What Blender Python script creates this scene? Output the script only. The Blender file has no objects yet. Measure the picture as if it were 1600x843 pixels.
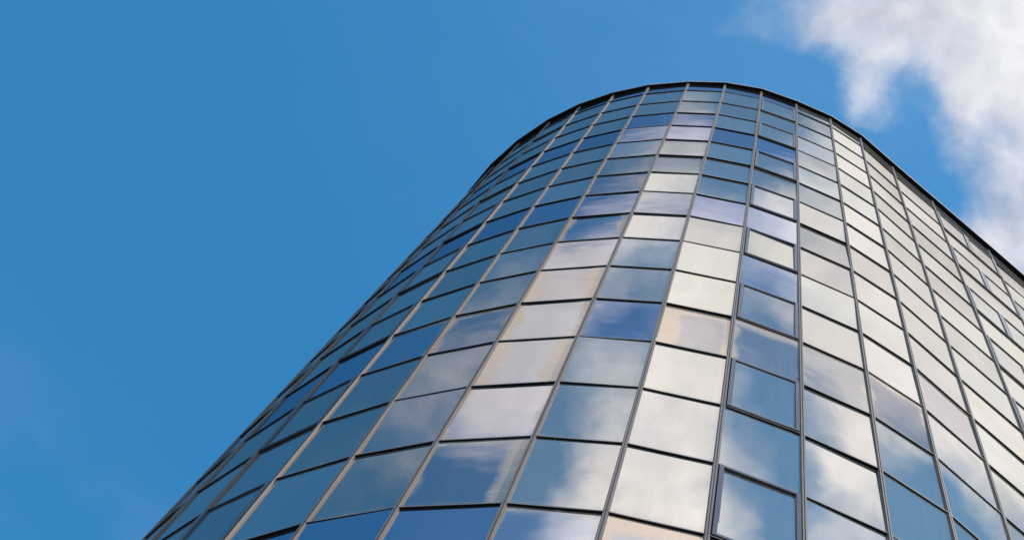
import bpy, bmesh, math, random
from mathutils import Vector, Matrix

random.seed(11)
R = math.radians
scene = bpy.context.scene
col = scene.collection

# ------------------------------------------------------------------ measured geometry
# plan of the curtain wall in wall units (one unit = one row of glass = 1.75 m)
S = 1.75
PLAN = {-6: (-1.1327, 6.3895), -5: (-0.989, 5.8451), -4: (-0.772, 5.3089), -3: (-0.5094, 4.8403),
        -2: (-0.1773, 4.4027), -1: (0.1997, 4.0044), 0: (0.6678, 3.6237), 1: (1.1379, 3.3362),
        2: (1.6432, 3.123), 3: (2.1743, 2.9888), 4: (2.714, 2.8925), 5: (3.2446, 2.8847),
        6: (3.885, 2.9721), 7: (4.6619, 3.0672), 8: (5.7834, 3.2096)}
UP = Vector((0.1727351881, -0.2601189370, 0.9500003649))     # world up in camera axes (right, down, forward)
E1 = Vector((0.8330502653, 0.5531973025, 0.0))
E2 = Vector((-0.5255376392, 0.7913980561, 0.3122487896))
H_UNITS, TOP_ROW = 23.5696, 0.344
EYE = 1.6
ROWS = 25                                                     # transoms 0..24, row 24 is the lowest

P = {i: Vector((x * S, y * S)) for i, (x, y) in PLAN.items()}
step = (P[-5] - P[-6])
for i in range(-7, -13, -1):                                  # the drum goes on round the corner
    a = R(7.9) * (-6 - i)
    d = Matrix.Rotation(-a, 2) @ Vector((step.x, step.y))
    P[i] = P[i + 1] - d.normalized() * 0.955
flat = (P[8] - P[5]).normalized()
for i in range(9, 15):                                        # and the flat wing goes on to the right
    P[i] = P[i - 1] + flat * 1.95
FIRST, LAST = -12, 14


def row_z(j):
    """height of the centre line of transom j (0 is the line under the coping)"""
    return EYE + (H_UNITS - (j if j > 0 else TOP_ROW)) * S


ROOF_Z = row_z(0)


def facet(i):
    a, b = P[i], P[i + 1]
    t = (b - a).normalized()
    return a, b, t, Vector((t.y, -t.x))                       # n points outwards


def corner(i):
    """outward direction of the mullion at corner i and the stretch of the mitre"""
    ns = []
    if i > FIRST: ns.append(facet(i - 1)[3])
    if i < LAST: ns.append(facet(i)[3])
    n = sum(ns, Vector((0, 0))).normalized()
    return n, 1.0 / n.dot(ns[0])


# ------------------------------------------------------------------ small helpers
def tag(o, label=None, cat=None, group=None, kind=None):
    if label: o['label'] = label
    if cat: o['category'] = cat
    if group: o['group'] = group
    if kind: o['kind'] = kind
    return o


def link(name, bm, mat, parent=None, smooth=False):
    me = bpy.data.meshes.new(name)
    bm.to_mesh(me); bm.free()
    if smooth:
        for p in me.polygons: p.use_smooth = True
    for m in (mat if isinstance(mat, (list, tuple)) else [mat]):
        me.materials.append(m)
    o = bpy.data.objects.new(name, me)
    col.objects.link(o)
    o.parent = parent
    return o


def prism(bm, pts, z0, z1, mi=0):
    """vertical prism over a counter-clockwise plan outline"""
    lo = [bm.verts.new((p[0], p[1], z0)) for p in pts]
    hi = [bm.verts.new((p[0], p[1], z1)) for p in pts]
    n = len(pts)
    fs = [bm.faces.new(lo[::-1]), bm.faces.new(hi)]
    for k in range(n):
        fs.append(bm.faces.new((lo[k], lo[(k + 1) % n], hi[(k + 1) % n], hi[k])))
    for f in fs: f.material_index = mi
    return fs


def slab(bm, a, t, n, s0, s1, d0, d1, z0, z1, mi=0):
    """box on a facet: s along the wall from a, d outwards, z up"""
    pts = [a + t * s0 + n * d1, a + t * s0 + n * d0, a + t * s1 + n * d0, a + t * s1 + n * d1]
    pts = pts[::-1]
    # make it counter-clockwise
    ar = sum(pts[k].x * pts[(k + 1) % 4].y - pts[(k + 1) % 4].x * pts[k].y for k in range(4))
    if ar < 0: pts = pts[::-1]
    return prism(bm, pts, z0, z1, mi)


# ------------------------------------------------------------------ materials
class NT:
    def __init__(self, tree):
        self.t = tree
        tree.nodes.clear()

    def n(self, kind, **kw):
        nd = self.t.nodes.new(kind)
        ins = kw.pop('ins', {})
        for k, v in kw.items(): setattr(nd, k, v)
        for k, v in ins.items(): self.set(nd, k, v)
        return nd

    def set(self, nd, k, v):
        s = nd.inputs[k]
        if isinstance(v, bpy.types.NodeSocket): self.t.links.new(v, s)
        elif isinstance(v, bpy.types.Node): self.t.links.new(v.outputs[0], s)
        else: s.default_value = v

    def m(self, op, a, b=None, c=None, clamp=False):
        nd = self.n('ShaderNodeMath', operation=op, use_clamp=clamp)
        for k, v in enumerate((a, b, c)):
            if v is not None: self.set(nd, k, v)
        return nd.outputs[0]

    def vm(self, op, a, b=None, out=0):
        nd = self.n('ShaderNodeVectorMath', operation=op)
        self.set(nd, 0, a)
        if b is not None: self.set(nd, 1, b)
        return nd.outputs[out]

    def noise(self, vec, scale, detail=4, rough=.55, out='Fac', dim='3D', dist=0.0):
        nd = self.n('ShaderNodeTexNoise', noise_dimensions=dim)
        self.set(nd, 'Vector', vec)
        for k, v in (('Scale', scale), ('Detail', detail), ('Roughness', rough), ('Distortion', dist)):
            self.set(nd, k, v)
        return nd.outputs[out]

    def step(self, v, lo, hi, a=0.0, b=1.0, smooth=True):
        nd = self.n('ShaderNodeMapRange', interpolation_type='SMOOTHSTEP' if smooth else 'LINEAR')
        for k, x in zip(('Value', 'From Min', 'From Max', 'To Min', 'To Max'), (v, lo, hi, a, b)):
            self.set(nd, k, x)
        return nd.outputs[0]

    def mix(self, f, a, b, blend='MIX'):
        nd = self.n('ShaderNodeMix', data_type='RGBA', blend_type=blend)
        self.set(nd, 0, f); self.set(nd, 6, a); self.set(nd, 7, b)
        return nd.outputs[2]


def new_mat(name):
    m = bpy.data.materials.new(name)
    m.use_nodes = True
    return m, NT(m.node_tree)


def metal_mat(name, base, rough, metallic, dirt=.35):
    m, q = new_mat(name)
    pos = q.n('ShaderNodeNewGeometry').outputs['Position']
    streak = q.noise(q.vm('MULTIPLY', pos, (9, 9, .9)), 1.0, 5)
    fine = q.noise(pos, 60.0, 3)
    f = q.m('MULTIPLY', q.step(streak, .35, .75), dirt)
    dark = tuple(c * .62 for c in base) + (1,)
    c = q.mix(f, base + (1,), dark)
    speck = q.step(q.noise(pos, 38.0, 2), .70, .76)
    c = q.mix(q.m('MULTIPLY', speck, .5), c, (.5, .48, .45, 1))
    r = q.step(fine, .3, .7, rough - .06, rough + .10)
    b = q.n('ShaderNodeBsdfPrincipled', ins={'Base Color': c, 'Roughness': r, 'Metallic': metallic, 'Specular IOR Level': .22})
    o = q.n('ShaderNodeOutputMaterial', ins={0: b})
    return m


FRAME = metal_mat('anodised_frame', (.25, .20, .172), .42, .06)
SASH = metal_mat('sash_frame', (.12, .115, .13), .30, .5)
FRAME_DARK = metal_mat('gasket_and_underside_shade', (.012, .012, .012), .6, .0, .2)  # sash gaskets, and the painted shade under the transoms
COPING = metal_mat('coping_sheet', (.42, .36, .32), .42, .3)
SOFFIT = metal_mat('coping_soffit', (.012, .012, .012), .7, .0)  # near-black carries the shadow under the coping


def pane_mat(name, tint, dust, dust_f, rough, bow, edge=False, milky=0.0):
    m, q = new_mat(name)
    geo = q.n('ShaderNodeNewGeometry')
    pos = geo.outputs['Position']
    uvn = q.n('ShaderNodeUVMap', uv_map='pane')
    att = q.n('ShaderNodeAttribute', attribute_name='tint')          # each pane's own coating shade
    base = q.mix(1.0, tint + (1,), att.outputs['Color'], 'MULTIPLY')
    # slow bowing of the sheet
    bump = q.n('ShaderNodeBump', ins={'Strength': 1.0, 'Distance': bow,
                                      'Height': q.noise(pos, 1.7, 1.5, .4)})
    # dried rain runs and dust
    runs = q.noise(q.vm('MULTIPLY', pos, (16, 16, .7)), 1.0, 5, .6)
    cloud = q.noise(pos, 1.3, 4, .6)
    d = q.m('MULTIPLY', q.m('ADD', q.step(runs, .38, .72), q.step(cloud, .35, .75)), .5)
    df = q.m('MULTIPLY_ADD', d, dust_f * .6, dust_f * .7)
    pv = q.n('ShaderNodeSeparateXYZ', ins={0: uvn.outputs[0]}).outputs[1]
    ed = q.m('ADD', q.step(pv, .11, .0), q.m('MULTIPLY', q.step(pv, .95, 1.0), .6))
    df = q.m('ADD', df, q.m('MULTIPLY', ed, q.m('MULTIPLY', runs, .36)))
    if milky: df = q.m('ADD', df, milky)
    # bird droppings and paint flecks
    fl = q.n('ShaderNodeTexVoronoi', feature='F1', ins={'Vector': q.vm('MULTIPLY', pos, (1, 1, .7)), 'Scale': 4.2,
                                                       'Randomness': 1.0})
    rnd = q.n('ShaderNodeSeparateColor', ins={0: fl.outputs['Color']})
    wob = q.noise(pos, 45.0, 3)
    spot = q.m('LESS_THAN', q.m('ADD', fl.outputs['Distance'], q.m('MULTIPLY', wob, .05)),
               q.m('MULTIPLY_ADD', q.m('GREATER_THAN', rnd.outputs[0], .86), .042, 0.0))
    gl = q.n('ShaderNodeBsdfGlossy', distribution='GGX',
             ins={'Color': base, 'Roughness': rough, 'Normal': bump})
    di = q.n('ShaderNodeBsdfDiffuse', ins={'Color': dust + (1,)})
    sh = q.n('ShaderNodeMixShader', ins={0: df, 1: gl, 2: di})
    if edge:
        # coating that has come away along the edges: tan film with a crinkled rim
        suv = q.n('ShaderNodeSeparateXYZ', ins={0: uvn.outputs[0]})
        x, y = suv.outputs[0], suv.outputs[1]
        e = q.n('ShaderNodeAttribute', attribute_name='peel')        # widths of the peel: left, right, top
        es = q.n('ShaderNodeSeparateColor', ins={0: e.outputs['Color']})
        wav = q.m('MULTIPLY', q.m('SUBTRACT', q.noise(pos, 1.7, .6, .4), .5), .30)
        xl = q.m('SUBTRACT', es.outputs[0], q.m('ADD', x, wav))
        xr = q.m('SUBTRACT', es.outputs[1], q.m('ADD', q.m('SUBTRACT', 1.0, x), wav))
        xt = q.m('SUBTRACT', es.outputs[2], q.m('ADD', q.m('SUBTRACT', 1.0, y), q.m('MULTIPLY', wav, .6)))
        k = q.m('MAXIMUM', q.m('MAXIMUM', xl, xr), xt)
        film = q.step(k, -.05, .07)
        band = q.m('MULTIPLY', q.step(k, -.03, .0), q.step(k, .05, .015))
        crk = q.step(q.noise(q.vm('MULTIPLY', pos, (1, 1, 1.6)), 5.0, 4, .6, dist=1.0), .58, .72)
        tan = q.mix(q.noise(pos, 3.0, 4), (.56, .43, .33, 1), (.44, .36, .30, 1))
        tan = q.mix(crk, tan, (.62, .61, .56, 1))
        fd = q.n('ShaderNodeBsdfDiffuse', ins={'Color': tan})
        fg = q.n('ShaderNodeBsdfGlossy', ins={'Color': (.84, .66, .53, 1), 'Roughness': .14, 'Normal': bump})
        fm = q.n('ShaderNodeMixShader', ins={0: .45, 1: fd, 2: fg})
        sh = q.n('ShaderNodeMixShader', ins={0: q.m('MULTIPLY', film, .9), 1: sh, 2: fm})
        rim = q.n('ShaderNodeBsdfDiffuse', ins={'Color': (.72, .72, .66, 1)})
        sh = q.n('ShaderNodeMixShader', ins={0: q.m('MULTIPLY', q.m('MULTIPLY', band, crk), .75), 1: sh, 2: rim})
    wh = q.n('ShaderNodeBsdfDiffuse', ins={'Color': (.7, .7, .66, 1)})
    sh = q.n('ShaderNodeMixShader', ins={0: q.m('MULTIPLY', spot, .8), 1: sh, 2: wh})
    q.n('ShaderNodeOutputMaterial', ins={0: sh})
    return m


VISION = pane_mat('mirror_glass', (.525, .50, .48), (.40, .38, .35), .16, .020, .0010)
SPANDREL = pane_mat('coated_glass', (.43, .42, .49), (.26, .26, .29), .045, .030, .0022)
PEELED = pane_mat('peeled_coated_glass', (.455, .44, .475), (.34, .325, .31), .09, .045, .0028, edge=True)

DUSTY = pane_mat('dusty_peeled_glass', (.41, .39, .40), (.36, .335, .33), .26, .06, .0034, edge=True)

# ------------------------------------------------------------------ the tower
tower = bpy.data.objects.new('office_tower', None)
mid = (P[-6] + P[8]) / 2
tower.location = (mid.x, mid.y, 0)
col.objects.link(tower)
tag(tower, 'tall rounded office tower with mirrored blue panes in a grey metal grid', 'office tower')
OFF = Vector((-mid.x, -mid.y, 0))


def part(name, bm, mat, parent=None, smooth=False, label=None, kind=None):
    if parent is None or parent is tower:
        bmesh.ops.translate(bm, verts=bm.verts, vec=OFF)
        o = link(name, bm, mat, tower, smooth)
    else:
        bmesh.ops.translate(bm, verts=bm.verts, vec=OFF)
        o = link(name, bm, mat, parent, smooth)
    return tag(o, label=label, kind=kind)


# camera projection, only used to rank the panes by how large they show
AXX = Vector((E1.x, E2.x, UP.x)); AXY = Vector((E1.y, E2.y, UP.y)); AXZ = Vector((E1.z, E2.z, UP.z))


def project(p):
    v = Vector((p[0], p[1], p[2] - EYE))
    z = v.dot(AXZ)
    if z <= 0: return None
    return (800 + 2400 * v.dot(AXX) / z, 421.5 + 2400 * v.dot(AXY) / z)


def shown(a, b, n, z0, z1):
    c = (a + b) / 2
    if n.dot(-c) <= 0: return 0
    q = [project((p.x, p.y, z)) for p, z in ((a, z0), (b, z0), (b, z1), (a, z1))]
    if any(v is None for v in q): return 0
    q = [(min(max(x, 0), 1600), min(max(y, 0), 843)) for x, y in q]
    return abs(sum(q[k][0] * q[(k + 1) % 4][1] - q[(k + 1) % 4][0] * q[k][1] for k in range(4))) / 2


# small misalignments of the panes in degrees (turn, lean), chosen so the cloud reflections land as wanted
TILT = {
    (-6, 0): (0.1, -0.1), (-6, 1): (0.1, -0.1), (-6, 2): (0.1, -0.1), (-6, 3): (0.1, -0.1), (-6, 4): (0.1, -0.1), (-6, 5): (0.1, -0.1),
    (-6, 6): (0.1, -0.1), (-6, 7): (0.1, -0.1), (-6, 8): (0.1, -0.1), (-6, 9): (0.1, -0.1), (-6, 10): (0.1, -0.1), (-6, 11): (0.1, -0.1),
    (-6, 12): (0.1, -0.1), (-6, 13): (0.1, -0.1), (-6, 14): (0.1, -0.1), (-6, 15): (0.1, -0.1), (-5, 0): (0.1, -0.1), (-5, 1): (0.1, -0.1),
    (-5, 2): (0.1, -0.1), (-5, 3): (0.1, -0.1), (-5, 4): (0.1, -0.1), (-5, 5): (0.1, -0.1), (-5, 6): (0.1, -0.1), (-5, 7): (0.1, -0.1),
    (-5, 8): (-0.1, -0.1), (-5, 9): (-0.1, 0.1), (-5, 10): (-0.1, 0.1), (-5, 11): (-0.1, 0.1), (-5, 12): (0.1, -0.1), (-5, 13): (0.1, -0.1),
    (-5, 14): (0.1, -0.1), (-5, 15): (0.1, -0.1), (-4, 0): (-0.1, 0.1), (-4, 1): (-0.1, 0.1), (-4, 2): (-0.1, 0.1), (-4, 3): (-0.1, 0.1),
    (-4, 4): (-0.1, 0.1), (-4, 5): (-0.1, 0.1), (-4, 6): (-0.1, 0.1), (-4, 7): (-0.1, 0.1), (-4, 8): (-0.1, 0.1), (-4, 9): (-0.1, 0.1),
    (-4, 10): (-0.1, 0.1), (-4, 11): (-0.1, 0.1), (-4, 12): (-0.1, 0.1), (-4, 13): (-0.1, 0.1), (-4, 14): (-0.1, 0.1), (-4, 15): (-0.1, 0.1),
    (-3, 0): (-0.1, 0.1), (-3, 1): (-0.1, 0.1), (-3, 2): (-0.1, 0.1), (-3, 3): (-0.1, 0.1), (-3, 4): (-0.1, 0.1), (-3, 5): (-0.1, 0.1),
    (-3, 6): (-0.1, 0.1), (-3, 7): (-0.1, 0.1), (-3, 8): (-0.1, 0.1), (-3, 9): (-0.1, 0.1), (-3, 10): (-0.1, 0.1), (-3, 11): (-0.1, 0.1),
    (-3, 12): (-0.1, 0.1), (-3, 13): (0.1, -0.1), (-3, 14): (-0.1, 0.1), (-3, 15): (0.1, -0.1), (-2, 0): (-0.1, 0.1), (-2, 1): (-0.1, 0.1),
    (-2, 2): (-0.1, 0.1), (-2, 3): (-0.1, 0.1), (-2, 4): (-0.1, 0.1), (-2, 5): (-0.1, 0.1), (-2, 6): (-0.1, 0.1), (-2, 7): (0.1, 0.1),
    (-2, 8): (-0.1, 0.1), (-2, 9): (-0.1, 0.1), (-2, 10): (0.1, -0.3), (-2, 11): (0.1, -0.1), (-2, 12): (0.1, 0.3), (-2, 13): (0.1, -0.1),
    (-2, 14): (0.1, -0.7), (-2, 15): (-0.1, 0.3), (-1, 0): (-0.1, 0.1), (-1, 1): (-0.1, 0.1), (-1, 2): (-0.1, -0.1), (-1, 3): (-0.1, -0.1),
    (-1, 4): (0.1, -0.7), (-1, 5): (0.1, -0.3), (-1, 6): (0.1, 0.1), (-1, 7): (0.1, 0.1), (-1, 8): (0.3, 0.1), (-1, 9): (-0.5, 0.5),
    (-1, 10): (0.1, -0.3), (-1, 11): (0.1, -0.3), (-1, 12): (-0.1, 0.3), (-1, 13): (0.1, -0.3), (-1, 14): (0.1, 0.3), (-1, 15): (-0.1, -0.1),
    (-1, 16): (-0.1, 0.1), (0, 0): (0.1, 0.5), (0, 1): (-0.1, -0.1), (0, 2): (0.1, -0.1), (0, 3): (-0.1, 0.1), (0, 4): (-0.1, -0.1),
    (0, 5): (-0.1, 0.3), (0, 6): (-0.3, 0.9), (0, 7): (-0.3, -0.1), (0, 8): (0.1, -0.5), (0, 9): (-0.1, 0.3), (0, 10): (0.1, -0.3),
    (0, 11): (0.1, -0.1), (0, 12): (-0.1, -0.1), (0, 13): (0.5, -0.7), (0, 14): (-0.5, -0.1), (0, 15): (-0.1, -0.1), (0, 16): (0.1, 0.3),
    (1, 0): (-0.1, -0.7), (1, 1): (-0.1, -0.5), (1, 3): (0.1, -0.1), (1, 2): (-0.1, -0.1), (1, 4): (0.1, 0.3), (1, 6): (0.1, 0.9),
    (1, 5): (0.1, 0.3), (1, 7): (0.1, 0.5), (1, 8): (-0.1, -0.1), (1, 9): (-0.3, -0.3), (1, 10): (0.1, -0.7), (1, 11): (-0.1, -0.3),
    (1, 13): (-0.1, 0.1), (1, 12): (0.1, 0.9), (1, 14): (0.1, -0.1), (1, 15): (-0.1, 0.1), (1, 16): (0.1, 0.1), (2, 0): (0.1, -0.5),
    (2, 1): (0.1, -0.5), (2, 2): (-0.1, -0.1), (2, 3): (-0.1, -0.1), (2, 4): (-0.1, 0.3), (2, 5): (-0.1, 0.5), (2, 6): (-0.1, 0.7),
    (2, 7): (-0.1, 0.1), (2, 8): (-0.1, -0.1), (2, 9): (1.1, 0.5), (2, 10): (0.3, -0.3), (2, 11): (0.3, -0.1), (2, 12): (-0.1, -0.3),
    (2, 13): (0.1, -0.3), (2, 14): (0.1, -0.1), (2, 15): (-0.1, 0.7), (2, 16): (-0.1, 0.3), (3, 0): (-0.1, 0.1), (3, 1): (0.1, 0.3),
    (3, 2): (0.1, 0.1), (3, 3): (-0.1, -0.3), (3, 4): (0.1, -0.5), (3, 5): (0.1, -0.1), (3, 6): (0.1, 0.3), (3, 7): (0.1, -0.3),
    (3, 9): (0.1, 0.3), (3, 11): (0.1, 0.3), (3, 8): (-0.1, 1.1), (3, 10): (-0.1, -0.5), (3, 12): (-0.1, 0.3), (3, 13): (-0.3, 0.5),
    (3, 14): (0.7, 0.7), (3, 15): (0.7, 0.1), (4, 0): (0.3, -0.1), (4, 1): (0.1, -0.1), (4, 2): (-0.1, -0.1), (4, 3): (-0.1, -0.1),
    (4, 4): (0.1, -0.1), (4, 5): (-0.1, 0.1), (4, 6): (0.1, 0.1), (4, 7): (0.1, 0.3), (4, 8): (0.1, 0.3), (4, 9): (0.1, 0.1),
    (4, 10): (0.1, -0.1), (4, 11): (0.1, 0.3), (4, 12): (0.1, -0.3), (4, 13): (0.1, 0.1), (4, 14): (-0.1, -0.1), (5, 0): (0.1, 0.1),
    (5, 1): (0.1, 0.1), (5, 2): (0.1, 0.1), (5, 3): (0.1, 0.1), (5, 4): (0.1, 0.1), (5, 5): (0.1, -0.1), (5, 6): (-0.1, -0.1),
    (5, 7): (-0.1, -0.1), (5, 8): (-0.1, -0.1), (5, 9): (-0.1, -0.1), (5, 10): (0.1, 0.1), (5, 11): (0.1, 0.3), (5, 12): (-0.3, -0.1),
    (5, 13): (-0.1, -0.3), (5, 14): (-0.1, -0.1), (6, 0): (0.1, -0.1), (6, 1): (-0.1, -0.1), (6, 2): (-0.1, -0.1), (6, 3): (-0.1, -0.1),
    (6, 4): (-0.1, 0.1), (6, 5): (0.1, 0.1), (6, 6): (0.1, 0.1), (6, 7): (-0.1, -0.1), (6, 8): (-0.1, -0.1), (6, 9): (0.1, -0.1),
    (6, 10): (0.1, 0.1), (6, 11): (0.3, 0.3), (6, 12): (-0.1, 0.3), (6, 13): (-0.1, 0.1), (7, 0): (-0.1, -0.1), (7, 1): (-0.1, -0.1),
    (7, 2): (-0.1, -0.1), (7, 3): (-0.1, -0.1), (7, 4): (-0.1, -0.1), (7, 5): (-0.1, -0.1), (7, 6): (-0.1, -0.1), (7, 7): (-0.1, 0.1),
    (7, 8): (0.1, 0.1), (7, 9): (-0.3, -0.1),
}
MW = .022            # half width of a mullion
MD = .028            # how far mullions stand out
TH, TD = .026, .020  # transom height and depth
OPENING = {2: 1, -4: 1, 7: 2, -9: 1, 11: 2}

PEEL = {(-1, 9): (.08, .12, 0), (-1, 11): (.16, .24, .0), (-1, 12): (.15, .12, .0), (-1, 13): (.20, .24, 0),
        (-1, 15): (.0, .22, .06), (-1, 10): (.05, .0, 0), (-1, 14): (.02, .03, 0), (1, 12): (.26, .06, .16),
        (2, 12): (.05, .0, .16), (-2, 12): (.07, .05, .11), (1, 16): (.10, .0, .20), (0, 16): (0, 0, .07),
        (4, 12): (.0, .06, .09), (3, 12): (.0, .0, .03), (-1, 7): (0, .05, 0), (5, 11): (0, 0, .05),
        (0, 8): (.03, .0, .0), (-3, 12): (0, .06, .06)}
VIOLET = {(-1, 7), (-1, 9), (-1, 10), (-1, 11), (-1, 13), (-1, 14), (-1, 15), (-1, 3), (0, 3), (2, 10), (5, 11)}


def pane_kind(i, j):
    if (i, j) in ((2, 12), (1, 12), (4, 12), (3, 12)): return DUSTY
    if (i, j) in PEEL: return PEELED
    if i >= 3: return VISION
    if (i, j) in VIOLET or j % 4 == 0: return SPANDREL
    return VISION


def add_pane(bm, a, t, n, s0, s1, z0, z1, d, key, mi=0, sub=8):
    rnd = random.Random(hash((key[0] * 131 + key[1] * 17 + len(key) * 7)))
    yaw, lean = TILT.get((key[0], key[1]), (rnd.gauss(0, .45), rnd.gauss(0, .45)))
    yaw, lean = R(yaw), R(lean)
    bulge = rnd.uniform(-.0009, .0022) * (s1 - s0) / .9
    w, h = s1 - s0, z1 - z0
    uvl = bm.loops.layers.uv.get('pane') or bm.loops.layers.uv.new('pane')
    tl = bm.faces.layers.float_color.get('tint') if hasattr(bm.faces.layers, 'float_color') else None
    ct = bm.verts.layers.float_color.get('tint') or bm.verts.layers.float_color.new('tint')
    cp = bm.verts.layers.float_color.get('peel') or bm.verts.layers.float_color.new('peel')
    v = rnd.uniform(.88, 1.08) * (.90 if key[0] in (3, 4) and key[1] % 4 == 0 else 1.0)
    tint = (v * rnd.uniform(.97, 1.03), v, v * rnd.uniform(.97, 1.03), 1)
    pe = PEEL.get((key[0], key[1]), (0, 0, 0)) + (1,)
    grid = []
    for r in range(sub + 1):
        rowv = []
        for c in range(sub + 1):
            x, y = c / sub, r / sub
            off = d - math.tan(yaw) * (x - .5) * w - math.tan(lean) * (y - .5) * h \
                + bulge * 16 * x * (1 - x) * y * (1 - y)
            p = a + t * (s0 + x * w) + n * off
            vv = bm.verts.new((p.x, p.y, z0 + y * h))
            vv[ct] = tint; vv[cp] = pe
            rowv.append((vv, (x, y)))
        grid.append(rowv)
    for r in range(sub):
        for c in range(sub):
            q = [grid[r][c], grid[r][c + 1], grid[r + 1][c + 1], grid[r + 1][c]]
            f = bm.faces.new([k[0] for k in q])
            f.material_index = mi
            f.smooth = True
            for lp, k in zip(f.loops, q): lp[uvl].uv = k[1]


cands, windows = [], []
for i in range(FIRST, LAST):
    a, b, t, n = facet(i)
    L = (b - a).length
    for j in range(0, ROWS - 1):
        z1, z0 = row_z(j) - TH / 2, row_z(j + 1) + TH / 2
        if j == 0: z1 = row_z(0)
        if i in OPENING and j % 2 == 1:
            windows.append((i, j, a, t, n, L, z0, z1, shown(a, b, n, z0, z1)))
        else:
            cands.append((shown(a, b, n, z0, z1), i, j, a, t, n, L, z0, z1))
cands.sort(key=lambda c: -c[0])
room = 100
rest = bmesh.new()
MATS = [VISION, SPANDREL, PEELED, DUSTY]
for k, (area, i, j, a, t, n, L, z0, z1) in enumerate(cands):
    mat = pane_kind(i, j)
    if k < room and area > 0:
        bm = bmesh.new()
        add_pane(bm, a, t, n, MW - .006, L - MW + .006, z0 - .005, z1 + .005, .0, (i, j))
        lab = None
        if (i, j) in PEEL and sum(PEEL[(i, j)]) > .2: lab = 'pane whose coating has peeled to tan film at its edges'
        part('glass_pane', bm, mat, label=lab)
    else:
        add_pane(rest, a, t, n, MW - .006, L - MW + .006, z0 - .005, z1 + .005, .0, (i, j), MATS.index(mat),
                 sub=8 if area > 0 else 2)
part('glass_pane', rest, MATS, kind='stuff')


def frame_ring(bm, a, t, n, s0, s1, z0, z1, wd, d0, d1):
    slab(bm, a, t, n, s0, s0 + wd, d0, d1, z0, z1)
    slab(bm, a, t, n, s1 - wd, s1, d0, d1, z0, z1)
    slab(bm, a, t, n, s0 + wd, s1 - wd, d0, d1 - .0015, z0, z0 + wd)
    slab(bm, a, t, n, s0 + wd, s1 - wd, d0, d1 - .0015, z1 - wd, z1)


for (i, j, a, t, n, L, z0, z1, area) in windows:
    kn = OPENING[i]
    edges = [(MW + .017, L - MW - .017)] if kn == 1 else [(MW + .017, L / 2 - .028), (L / 2 + .028, L - MW - .017)]
    if kn == 2:
        bm = bmesh.new()
        slab(bm, a, t, n, L / 2 - .020, L / 2 + .020, -.03, .030, z0, z1)
        part('window_post', bm, FRAME)
    for (s0, s1) in edges:
        bm = bmesh.new()
        frame_ring(bm, a, t, n, s0, s1, z0 + .008, z1 - .010, .046, .004, .034)
        frame_ring(bm, a, t, n, s0 + .046, s1 - .046, z0 + .054, z1 - .056, .012, .004, .020)
        w = part('window', bm, SASH)
        bm = bmesh.new()
        add_pane(bm, a, t, n, s0 + .046, s1 - .046, z0 + .054, z1 - .056, .014, (i, j, 2) if kn == 2 else (i, j))
        part('pane', bm, VISION, w)
        bm = bmesh.new()                                       # dark gasket behind the sash
        slab(bm, a, t, n, MW, L - MW, -.035, -.004, z0, z1) if (s0 == edges[0][0]) else \
            slab(bm, a, t, n, s0, s0 + .01, -.003, .003, z0 + .01, z1 - .01)
        part('gasket', bm, FRAME_DARK, w)

# mullions: a grooved cap on every corner, in lengths of four rows with open joints
for i in range(FIRST, LAST + 1):
    n, k = corner(i)
    t = Vector((-n.y, n.x))
    c = P[i]
    bm = bmesh.new()
    j = 0
    while j < ROWS - 1:
        zt = row_z(j) + (0 if j == 0 else -.003)
        jn = min(j + 4, ROWS - 1)
        zb = row_z(jn) + .003
        def at(s, d): return c + t * s + n * d
        g = .006
        prof = [(-MW, -.06), (MW, -.06), (MW, MD), (g, MD), (g, MD - .012), (-g, MD - .012), (-g, MD), (-MW, MD)]
        pts = [at(s, d) for s, d in prof]
        ar = sum(pts[q].x * pts[(q + 1) % 8].y - pts[(q + 1) % 8].x * pts[q].y for q in range(8))
        if ar < 0: pts = pts[::-1]
        prism(bm, pts, zb, zt)
        # glazing beads on both sides
        for sgn in (-1, 1):
            if (sgn < 0 and i == FIRST) or (sgn > 0 and i == LAST): continue
            fa, fb, ft, fn = facet(i - 1) if sgn < 0 else facet(i)
            org = fb if sgn < 0 else fa
            tt = -ft if sgn < 0 else ft
            slab(bm, org, tt, fn, MW - .004, MW + .009, -.02, .012, zb, zt)
        j = jn
    part('mullion', bm, FRAME)

# transoms: one line round the building per row, a deep cap with a thin bead under it
for j in range(1, ROWS):
    bm = bmesh.new()
    z = row_z(j)
    for i in range(FIRST, LAST):
        a, b, t, n = facet(i)
        L = (b - a).length
        e = MW + .002
        slab(bm, a, t, n, e, L - e, -.04, TD, z - TH / 2 + .006, z + TH / 2)
        slab(bm, a, t, n, e + .001, L - e - .001, -.04, TD - .001, z - TH / 2 + .001, z - TH / 2 + .0055, 1)  # black plate standing in for shade on the cap's underside
        slab(bm, a, t, n, e + .010, L - e - .010, -.04, .010, z + TH / 2 - .002, z + TH / 2 + .020)
        slab(bm, a, t, n, e + .010, L - e - .010, -.04, .008, z - TH / 2 - .008, z - TH / 2 + .0005, 1)  # lower bead blackened to continue that painted shade
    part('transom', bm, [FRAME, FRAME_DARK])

# coping: a thin metal edge over a soffit painted black for its shadow; it stands out further along the flat wing
OVER = {-6: .11, -5: .11, -4: .105, -3: .095, -2: .09, -1: .078, 0: .066, 1: .082, 2: .1, 3: .1, 4: .095, 5: .105,
        6: .11, 7: .115, 8: .125}


def ring(d_in, d_out):
    inn, out = [], []
    for i in range(FIRST, LAST + 1):
        n, k = corner(i)
        o = OVER.get(i, .11 if i < 0 else .13) if d_out is None else d_out
        inn.append(P[i] - n * d_in * k)
        out.append(P[i] + n * o * k)
    return inn, out


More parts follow.
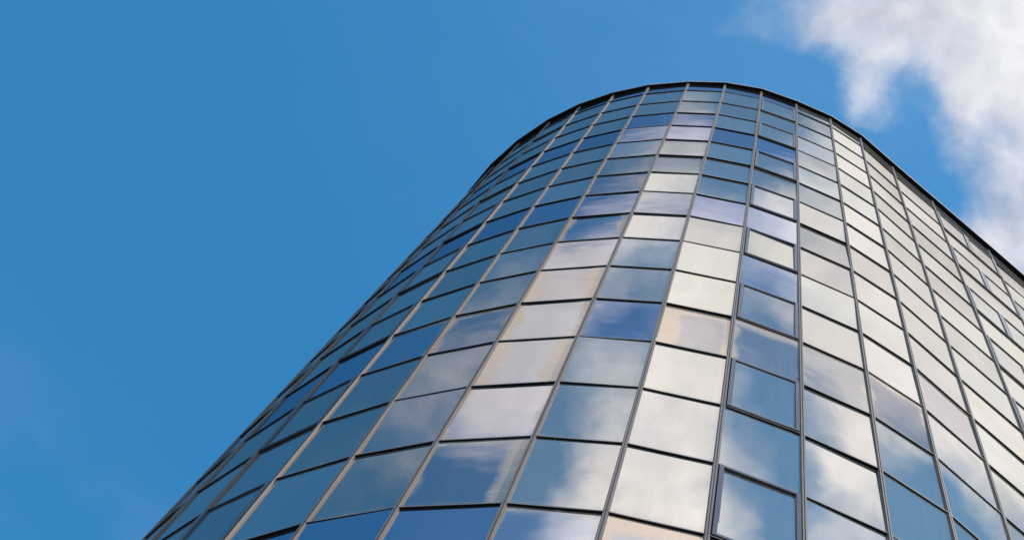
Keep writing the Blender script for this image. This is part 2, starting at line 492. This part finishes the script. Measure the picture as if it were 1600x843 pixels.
def strip(bm, inn, out, z0, z1, mi=0):
    for k in range(len(inn) - 1):
        pts = [inn[k], out[k], out[k + 1], inn[k + 1]]
        ar = sum(pts[q].x * pts[(q + 1) % 4].y - pts[(q + 1) % 4].x * pts[q].y for q in range(4))
        if ar < 0: pts = pts[::-1]
        prism(bm, pts, z0, z1, mi)


bm = bmesh.new()
inn, out = ring(.45, None)
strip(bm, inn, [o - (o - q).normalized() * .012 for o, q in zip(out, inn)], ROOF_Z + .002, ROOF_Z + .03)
so = part('soffit', bm, SOFFIT)
bm = bmesh.new()
strip(bm, [o - (o - q).normalized() * .010 for o, q in zip(out, inn)], out, ROOF_Z - .006, ROOF_Z + .075)
strip(bm, inn, [o - (o - q).normalized() * .010 for o, q in zip(out, inn)], ROOF_Z + .032, ROOF_Z + .072)
part('coping', bm, COPING)

# closed body behind the glass, roof, plinth and plain back walls
first_n = facet(FIRST)[3]
back = [P[FIRST] + Vector((2.0, 4.0)), P[LAST] + Vector((-1.0, 9.5))]
front = [P[i] - corner(i)[0] * .06 for i in range(FIRST, LAST + 1)]
body = front + [back[1], back[0]]
ar = sum(body[q].x * body[(q + 1) % len(body)].y - body[(q + 1) % len(body)].x * body[q].y for q in range(len(body)))
if ar < 0: body = body[::-1]
CLAD = metal_mat('grey_cladding', (.16, .16, .165), .6, .1)
bm = bmesh.new()
prism(bm, body, .05, ROOF_Z - .01)
part('rear_wall', bm, CLAD)
bm = bmesh.new()
roof_out = [P[i] - corner(i)[0] * .46 for i in range(FIRST, LAST + 1)] + [back[1], back[0]]
if sum(roof_out[q].x * roof_out[(q + 1) % len(roof_out)].y - roof_out[(q + 1) % len(roof_out)].x * roof_out[q].y
       for q in range(len(roof_out))) < 0: roof_out = roof_out[::-1]
prism(bm, roof_out, ROOF_Z, ROOF_Z + .02)
part('roof', bm, CLAD)
bm = bmesh.new()
a_in, a_out = ring(.05, .09)
strip(bm, a_in, a_out, 0.0, row_z(ROWS - 1) - .03)
STONE, q = new_mat('plinth_stone')
pos = q.n('ShaderNodeNewGeometry').outputs['Position']
cst = q.mix(q.noise(pos, 14.0, 6), (.10, .10, .10, 1), (.22, .21, .2, 1))
q.n('ShaderNodeOutputMaterial', ins={0: q.n('ShaderNodeBsdfPrincipled', ins={'Base Color': cst, 'Roughness': .6})})
part('plinth', bm, STONE)

# ------------------------------------------------------------------ ground
PAVE, q = new_mat('paving')
pos = q.n('ShaderNodeNewGeometry').outputs['Position']
br = q.n('ShaderNodeTexBrick', offset=.5, ins={'Vector': pos, 'Scale': 1.0, 'Color1': (.085, .083, .08, 1), 'Color2': (.065, .064, .062, 1),
                                             'Mortar': (.05, .05, .05, 1), 'Mortar Size': .008, 'Brick Width': .6, 'Row Height': .4})
cc = q.mix(q.m('MULTIPLY', q.noise(pos, 3.0, 6), .5), br.outputs[0], (.05, .05, .048, 1))
q.n('ShaderNodeOutputMaterial', ins={0: q.n('ShaderNodeBsdfPrincipled', ins={'Base Color': cc, 'Roughness': .8})})
ASPH, q = new_mat('asphalt')
pos = q.n('ShaderNodeNewGeometry').outputs['Position']
cc = q.mix(q.noise(pos, 8.0, 8, .7), (.035, .035, .036, 1), (.07, .07, .07, 1))
q.n('ShaderNodeOutputMaterial', ins={0: q.n('ShaderNodeBsdfPrincipled', ins={'Base Color': cc, 'Roughness': .9})})
bm = bmesh.new()
bmesh.ops.create_circle(bm, cap_ends=True, segments=64, radius=4000)
tag(link('ground', bm, ASPH), kind='structure', label='dark asphalt ground reaching to the horizon')
bm = bmesh.new()
bmesh.ops.create_circle(bm, cap_ends=True, segments=64, radius=45, matrix=Matrix.Translation((3, 4, .004)))
tag(link('pavement', bm, PAVE), kind='structure', label='grey slab pavement round the tower')

# ------------------------------------------------------------------ sky with clouds
SUN_AZ = Vector((.55, -.84)).normalized()
SUN_EL = R(38)
world = bpy.data.worlds.new('World')
scene.world = world
world.use_nodes = True
q = NT(world.node_tree)
sky = q.n('ShaderNodeTexSky', sky_type='NISHITA', sun_disc=False, sun_elevation=SUN_EL,
          sun_rotation=math.atan2(SUN_AZ.x, SUN_AZ.y), air_density=1.0, dust_density=.25, ozone_density=2.0)
upz = q.n('ShaderNodeSeparateXYZ', ins={0: q.vm('NORMALIZE', q.n('ShaderNodeTexCoord').outputs['Generated'])}).outputs[2]
deep = q.mix(q.step(upz, .05, .74), (.82, .92, 1.05, 1), (.40, 1.44, 1.72, 1))
hs = q.mix(1.0, sky.outputs[0], deep, 'MULTIPLY')
bg = q.n('ShaderNodeBackground', ins={0: hs, 1: .15})
dirn = q.vm('NORMALIZE', q.n('ShaderNodeTexCoord').outputs['Generated'])
sep = q.n('ShaderNodeSeparateXYZ', ins={0: dirn})
zc = q.m('MAXIMUM', sep.outputs[2], .06)
uv = q.n('ShaderNodeCombineXYZ', ins={0: q.m('DIVIDE', sep.outputs[0], zc), 1: q.m('DIVIDE', sep.outputs[1], zc)}).outputs[0]
# where the cloud banks lie on the cloud deck (x, y over height, weight, spread)
BANKS = [
    (-0.432, 0.144, -0.20, 0.060), (-0.504, 0.144, 0.29, 0.060), (-0.576, 0.216, -0.09, 0.060), (-0.288, 0.000, 0.26, 0.060), (-0.360, 0.000, -0.42, 0.060), (-0.432, 0.072, 0.30, 0.060),
    (-0.432, 0.000, 0.74, 0.060), (-0.504, 0.072, 0.07, 0.060), (-0.504, 0.000, -0.18, 0.060), (-0.144, -0.072, 0.13, 0.060), (-0.216, -0.072, -0.46, 0.060), (-0.288, -0.072, -0.50, 0.060),
    (-0.288, -0.144, 0.48, 0.060), (-0.360, -0.072, 1.19, 0.060), (-0.360, -0.144, 0.77, 0.060), (-0.432, -0.144, -0.24, 0.060), (-0.504, -0.216, 0.10, 0.060), (-0.144, -0.144, 0.41, 0.060),
    (-0.216, -0.144, 1.64, 0.060), (-0.216, -0.216, -0.92, 0.060), (-0.288, -0.216, -0.38, 0.060), (-0.288, -0.288, 1.44, 0.060), (-0.360, -0.288, -1.27, 0.060), (-0.360, -0.360, 1.25, 0.060),
    (-0.072, -0.144, -0.33, 0.060), (-0.072, -0.216, 0.25, 0.060), (-0.144, -0.216, -0.18, 0.060), (-0.072, -0.288, 0.61, 0.060), (-0.144, -0.288, 1.30, 0.060), (-0.216, -0.360, -0.07, 0.060),
    (-0.144, -0.432, 0.37, 0.060), (-0.216, -0.432, 0.81, 0.060), (-0.144, -0.504, 0.60, 0.060), (0.000, -0.144, -0.77, 0.060), (0.000, -0.216, 0.93, 0.060), (0.000, -0.288, -1.49, 0.060),
    (0.000, -0.360, 0.96, 0.060), (0.072, -0.360, -2.18, 0.060), (0.000, -0.432, 1.00, 0.060), (0.000, -0.504, -0.31, 0.060), (0.072, -0.144, 0.08, 0.060), (0.072, -0.216, 0.15, 0.060),
    (0.072, -0.288, 2.24, 0.060), (0.144, -0.288, -0.07, 0.060), (0.144, -0.360, 1.11, 0.060), (0.144, -0.432, 0.50, 0.060), (0.144, -0.144, 1.30, 0.060), (0.216, -0.144, -0.19, 0.060),
    (0.144, -0.216, -0.69, 0.060), (0.216, -0.216, 0.94, 0.060), (0.288, -0.216, 0.83, 0.060), (0.216, -0.288, 0.41, 0.060), (0.288, -0.288, -0.23, 0.060), (0.288, -0.360, -0.21, 0.060),
    (0.360, -0.360, 0.29, 0.060), (0.144, -0.072, 0.28, 0.060), (0.216, -0.072, 0.40, 0.060), (0.288, -0.072, 0.85, 0.060), (0.288, -0.144, 0.09, 0.060), (0.360, -0.144, 0.60, 0.060),
    (0.432, -0.144, 1.48, 0.060), (0.360, -0.216, -0.45, 0.060), (0.432, -0.216, -0.81, 0.060), (0.504, -0.216, 0.08, 0.060), (0.360, -0.072, 0.07, 0.060), (0.000, 0.144, 0.15, 0.060),
    (0.000, 0.072, -0.24, 0.060), (0.072, 0.072, 0.09, 0.060), (0.144, 0.072, 0.50, 0.060), (0.144, 0.000, 0.44, 0.060), (0.072, 0.144, -0.23, 0.060), (0.216, 0.072, 0.56, 0.060),
    (0.144, 0.144, -0.36, 0.060), (0.216, 0.144, 0.14, 0.060), (0.288, 0.144, 0.73, 0.060), (-0.144, 0.648, 0.05, 0.060), (0.026, 0.104, 0.41, 0.019), (0.052, 0.078, 0.26, 0.019),
    (0.078, 0.078, 0.54, 0.019), (0.078, 0.052, 0.28, 0.019), (0.104, 0.052, 0.39, 0.019), (0.130, 0.026, 0.40, 0.019), (0.156, 0.000, 0.54, 0.019), (0.104, 0.078, 0.13, 0.019),
    (0.156, 0.026, -0.43, 0.019), (0.182, 0.026, 0.08, 0.019), (0.078, 0.104, 0.18, 0.019), (0.156, 0.052, 0.52, 0.019), (0.052, 0.130, 0.10, 0.019), (0.078, 0.130, -0.25, 0.019),
    (0.104, 0.104, -0.77, 0.019), (0.156, 0.078, -0.81, 0.019), (0.182, 0.052, -0.11, 0.019), (0.130, 0.104, 1.02, 0.019), (0.104, 0.130, 0.74, 0.019), (0.156, 0.104, -0.47, 0.019),
    (0.182, 0.078, 0.59, 0.019), (0.208, 0.052, 0.28, 0.019), (0.130, 0.130, -0.85, 0.019), (0.182, 0.104, -0.25, 0.019), (0.208, 0.078, -0.61, 0.019), (0.156, 0.130, 0.11, 0.019),
    (0.208, 0.104, 0.20, 0.019), (0.234, 0.078, 0.39, 0.019), (0.182, 0.130, -0.23, 0.019), (0.208, 0.130, -0.55, 0.019), (0.234, 0.104, -0.26, 0.019), (0.234, 0.130, 0.30, 0.019),
    (0.260, 0.104, 0.06, 0.019),
]
warp = q.vm('MULTIPLY', q.vm('SUBTRACT', q.noise(uv, 9.0, 4, .55, out='Color'), (.5, .5, .5)), (.035, .035, 0))
curl = q.vm('MULTIPLY', q.vm('SUBTRACT', q.noise(uv, 34.0, 4, .6, out='Color'), (.5, .5, .5)), (.022, .022, 0))
uvw = q.vm('ADD', q.vm('ADD', uv, warp), curl)
acc = None
for (cx, cy, w, sig) in BANKS:
    df = q.vm('SUBTRACT', uvw, (cx, cy, 0))
    dd = q.vm('DOT_PRODUCT', df, df, out=1)
    ex = q.m('EXPONENT', q.m('MULTIPLY', dd, -1 / (2 * sig * sig)))
    acc = q.m('MULTIPLY_ADD', ex, w, acc if acc is not None else -.30)
# beyond the part overhead: scattered cumulus towards the horizon
far = q.m('LENGTH' if False else 'SQRT', q.vm('DOT_PRODUCT', uv, uv, out=1))
scat = q.m('MULTIPLY', q.step(q.noise(uv, 1.1, 3, .5), .52, .64), q.step(far, .75, 1.1))
acc = q.m('ADD', acc, q.m('MULTIPLY', scat, 1.1))
fine = q.noise(uvw, 19.0, 9, .55)
big = q.noise(uvw, 7.5, 5, .5)
amp = q.step(acc, -.3, .25, .15, 1.0)
dens = q.m('ADD', acc, q.m('MULTIPLY', amp, q.m('ADD', q.m('MULTIPLY', q.m('SUBTRACT', fine, .5), 1.0),
                                               q.m('MULTIPLY', q.m('SUBTRACT', big, .5), .8))))
cov = q.step(dens, -.22, 1.08)
sep2 = q.n('ShaderNodeSeparateXYZ', ins={0: uv}).outputs[1]
# thin high veil, hardly there
veil = q.m('MULTIPLY', q.step(q.noise(uvw, 6.0, 5, .55), .42, .75), q.step(sep2, .52, .76, 0.0, .10))
veil = q.m('ADD', veil, q.m('MULTIPLY', q.step(q.vm('DOT_PRODUCT', uv, (.6, -.8, 0), out=1), -.45, .05), .055))
cov = q.m('MAXIMUM', cov, veil)
# thick parts: whiter where the sun gets at them, greyer underneath
lit = q.noise(q.vm('ADD', uvw, (SUN_AZ.x * .014, SUN_AZ.y * .014, 0)), 19.0, 6, .5)
shade = q.m('ADD', q.m('MULTIPLY', q.m('SUBTRACT', fine, lit), .55), q.m('MULTIPLY', q.m('SUBTRACT', big, .5), 1.0))
toward = q.m('ADD', q.vm('DOT_PRODUCT', uv, (SUN_AZ.x * .12, SUN_AZ.y, 0), out=1), 0.0)
bright = q.m('ADD', q.step(toward, -.04, .17, .78, 1.64), shade)
ccol = q.mix(q.step(bright, .6, 1.15), (.90, .93, 1.06, 1), (1.0, .99, .965, 1))
bc = q.n('ShaderNodeBackground', ins={0: ccol, 1: q.m('MAXIMUM', bright, .35)})
mx = q.n('ShaderNodeMixShader', ins={0: cov, 1: bg, 2: bc})
q.n('ShaderNodeOutputWorld', ins={0: mx})

# ------------------------------------------------------------------ sun
sd = bpy.data.lights.new('sun', 'SUN')
sd.energy = 4.0; sd.angle = R(.53); sd.color = (1.0, .94, .85)
so = bpy.data.objects.new('sun', sd)
col.objects.link(so)
sv = Vector((SUN_AZ.x * math.cos(SUN_EL), SUN_AZ.y * math.cos(SUN_EL), math.sin(SUN_EL)))
so.rotation_euler = sv.to_track_quat('Z', 'Y').to_euler()
so.location = (10, -10, 60)

# ------------------------------------------------------------------ camera
cd = bpy.data.cameras.new('camera')
cd.sensor_width = 36; cd.sensor_fit = 'HORIZONTAL'
cd.lens = 36 * 2400 / 1600
cd.clip_end = 12000
cam = bpy.data.objects.new('camera', cd)
col.objects.link(cam)
rot = Matrix((AXX, -AXY, -AXZ)).transposed()
cam.matrix_world = Matrix.Translation((0, 0, EYE)) @ rot.to_4x4()
scene.camera = cam

scene.view_settings.view_transform = 'Standard'
scene.view_settings.look = 'None'
scene.view_settings.exposure = 0
scene.view_settings.gamma = 1
scene.view_settings.use_curve_mapping = False
scene.cycles.max_bounces = 6
scene.cycles.use_denoising = True
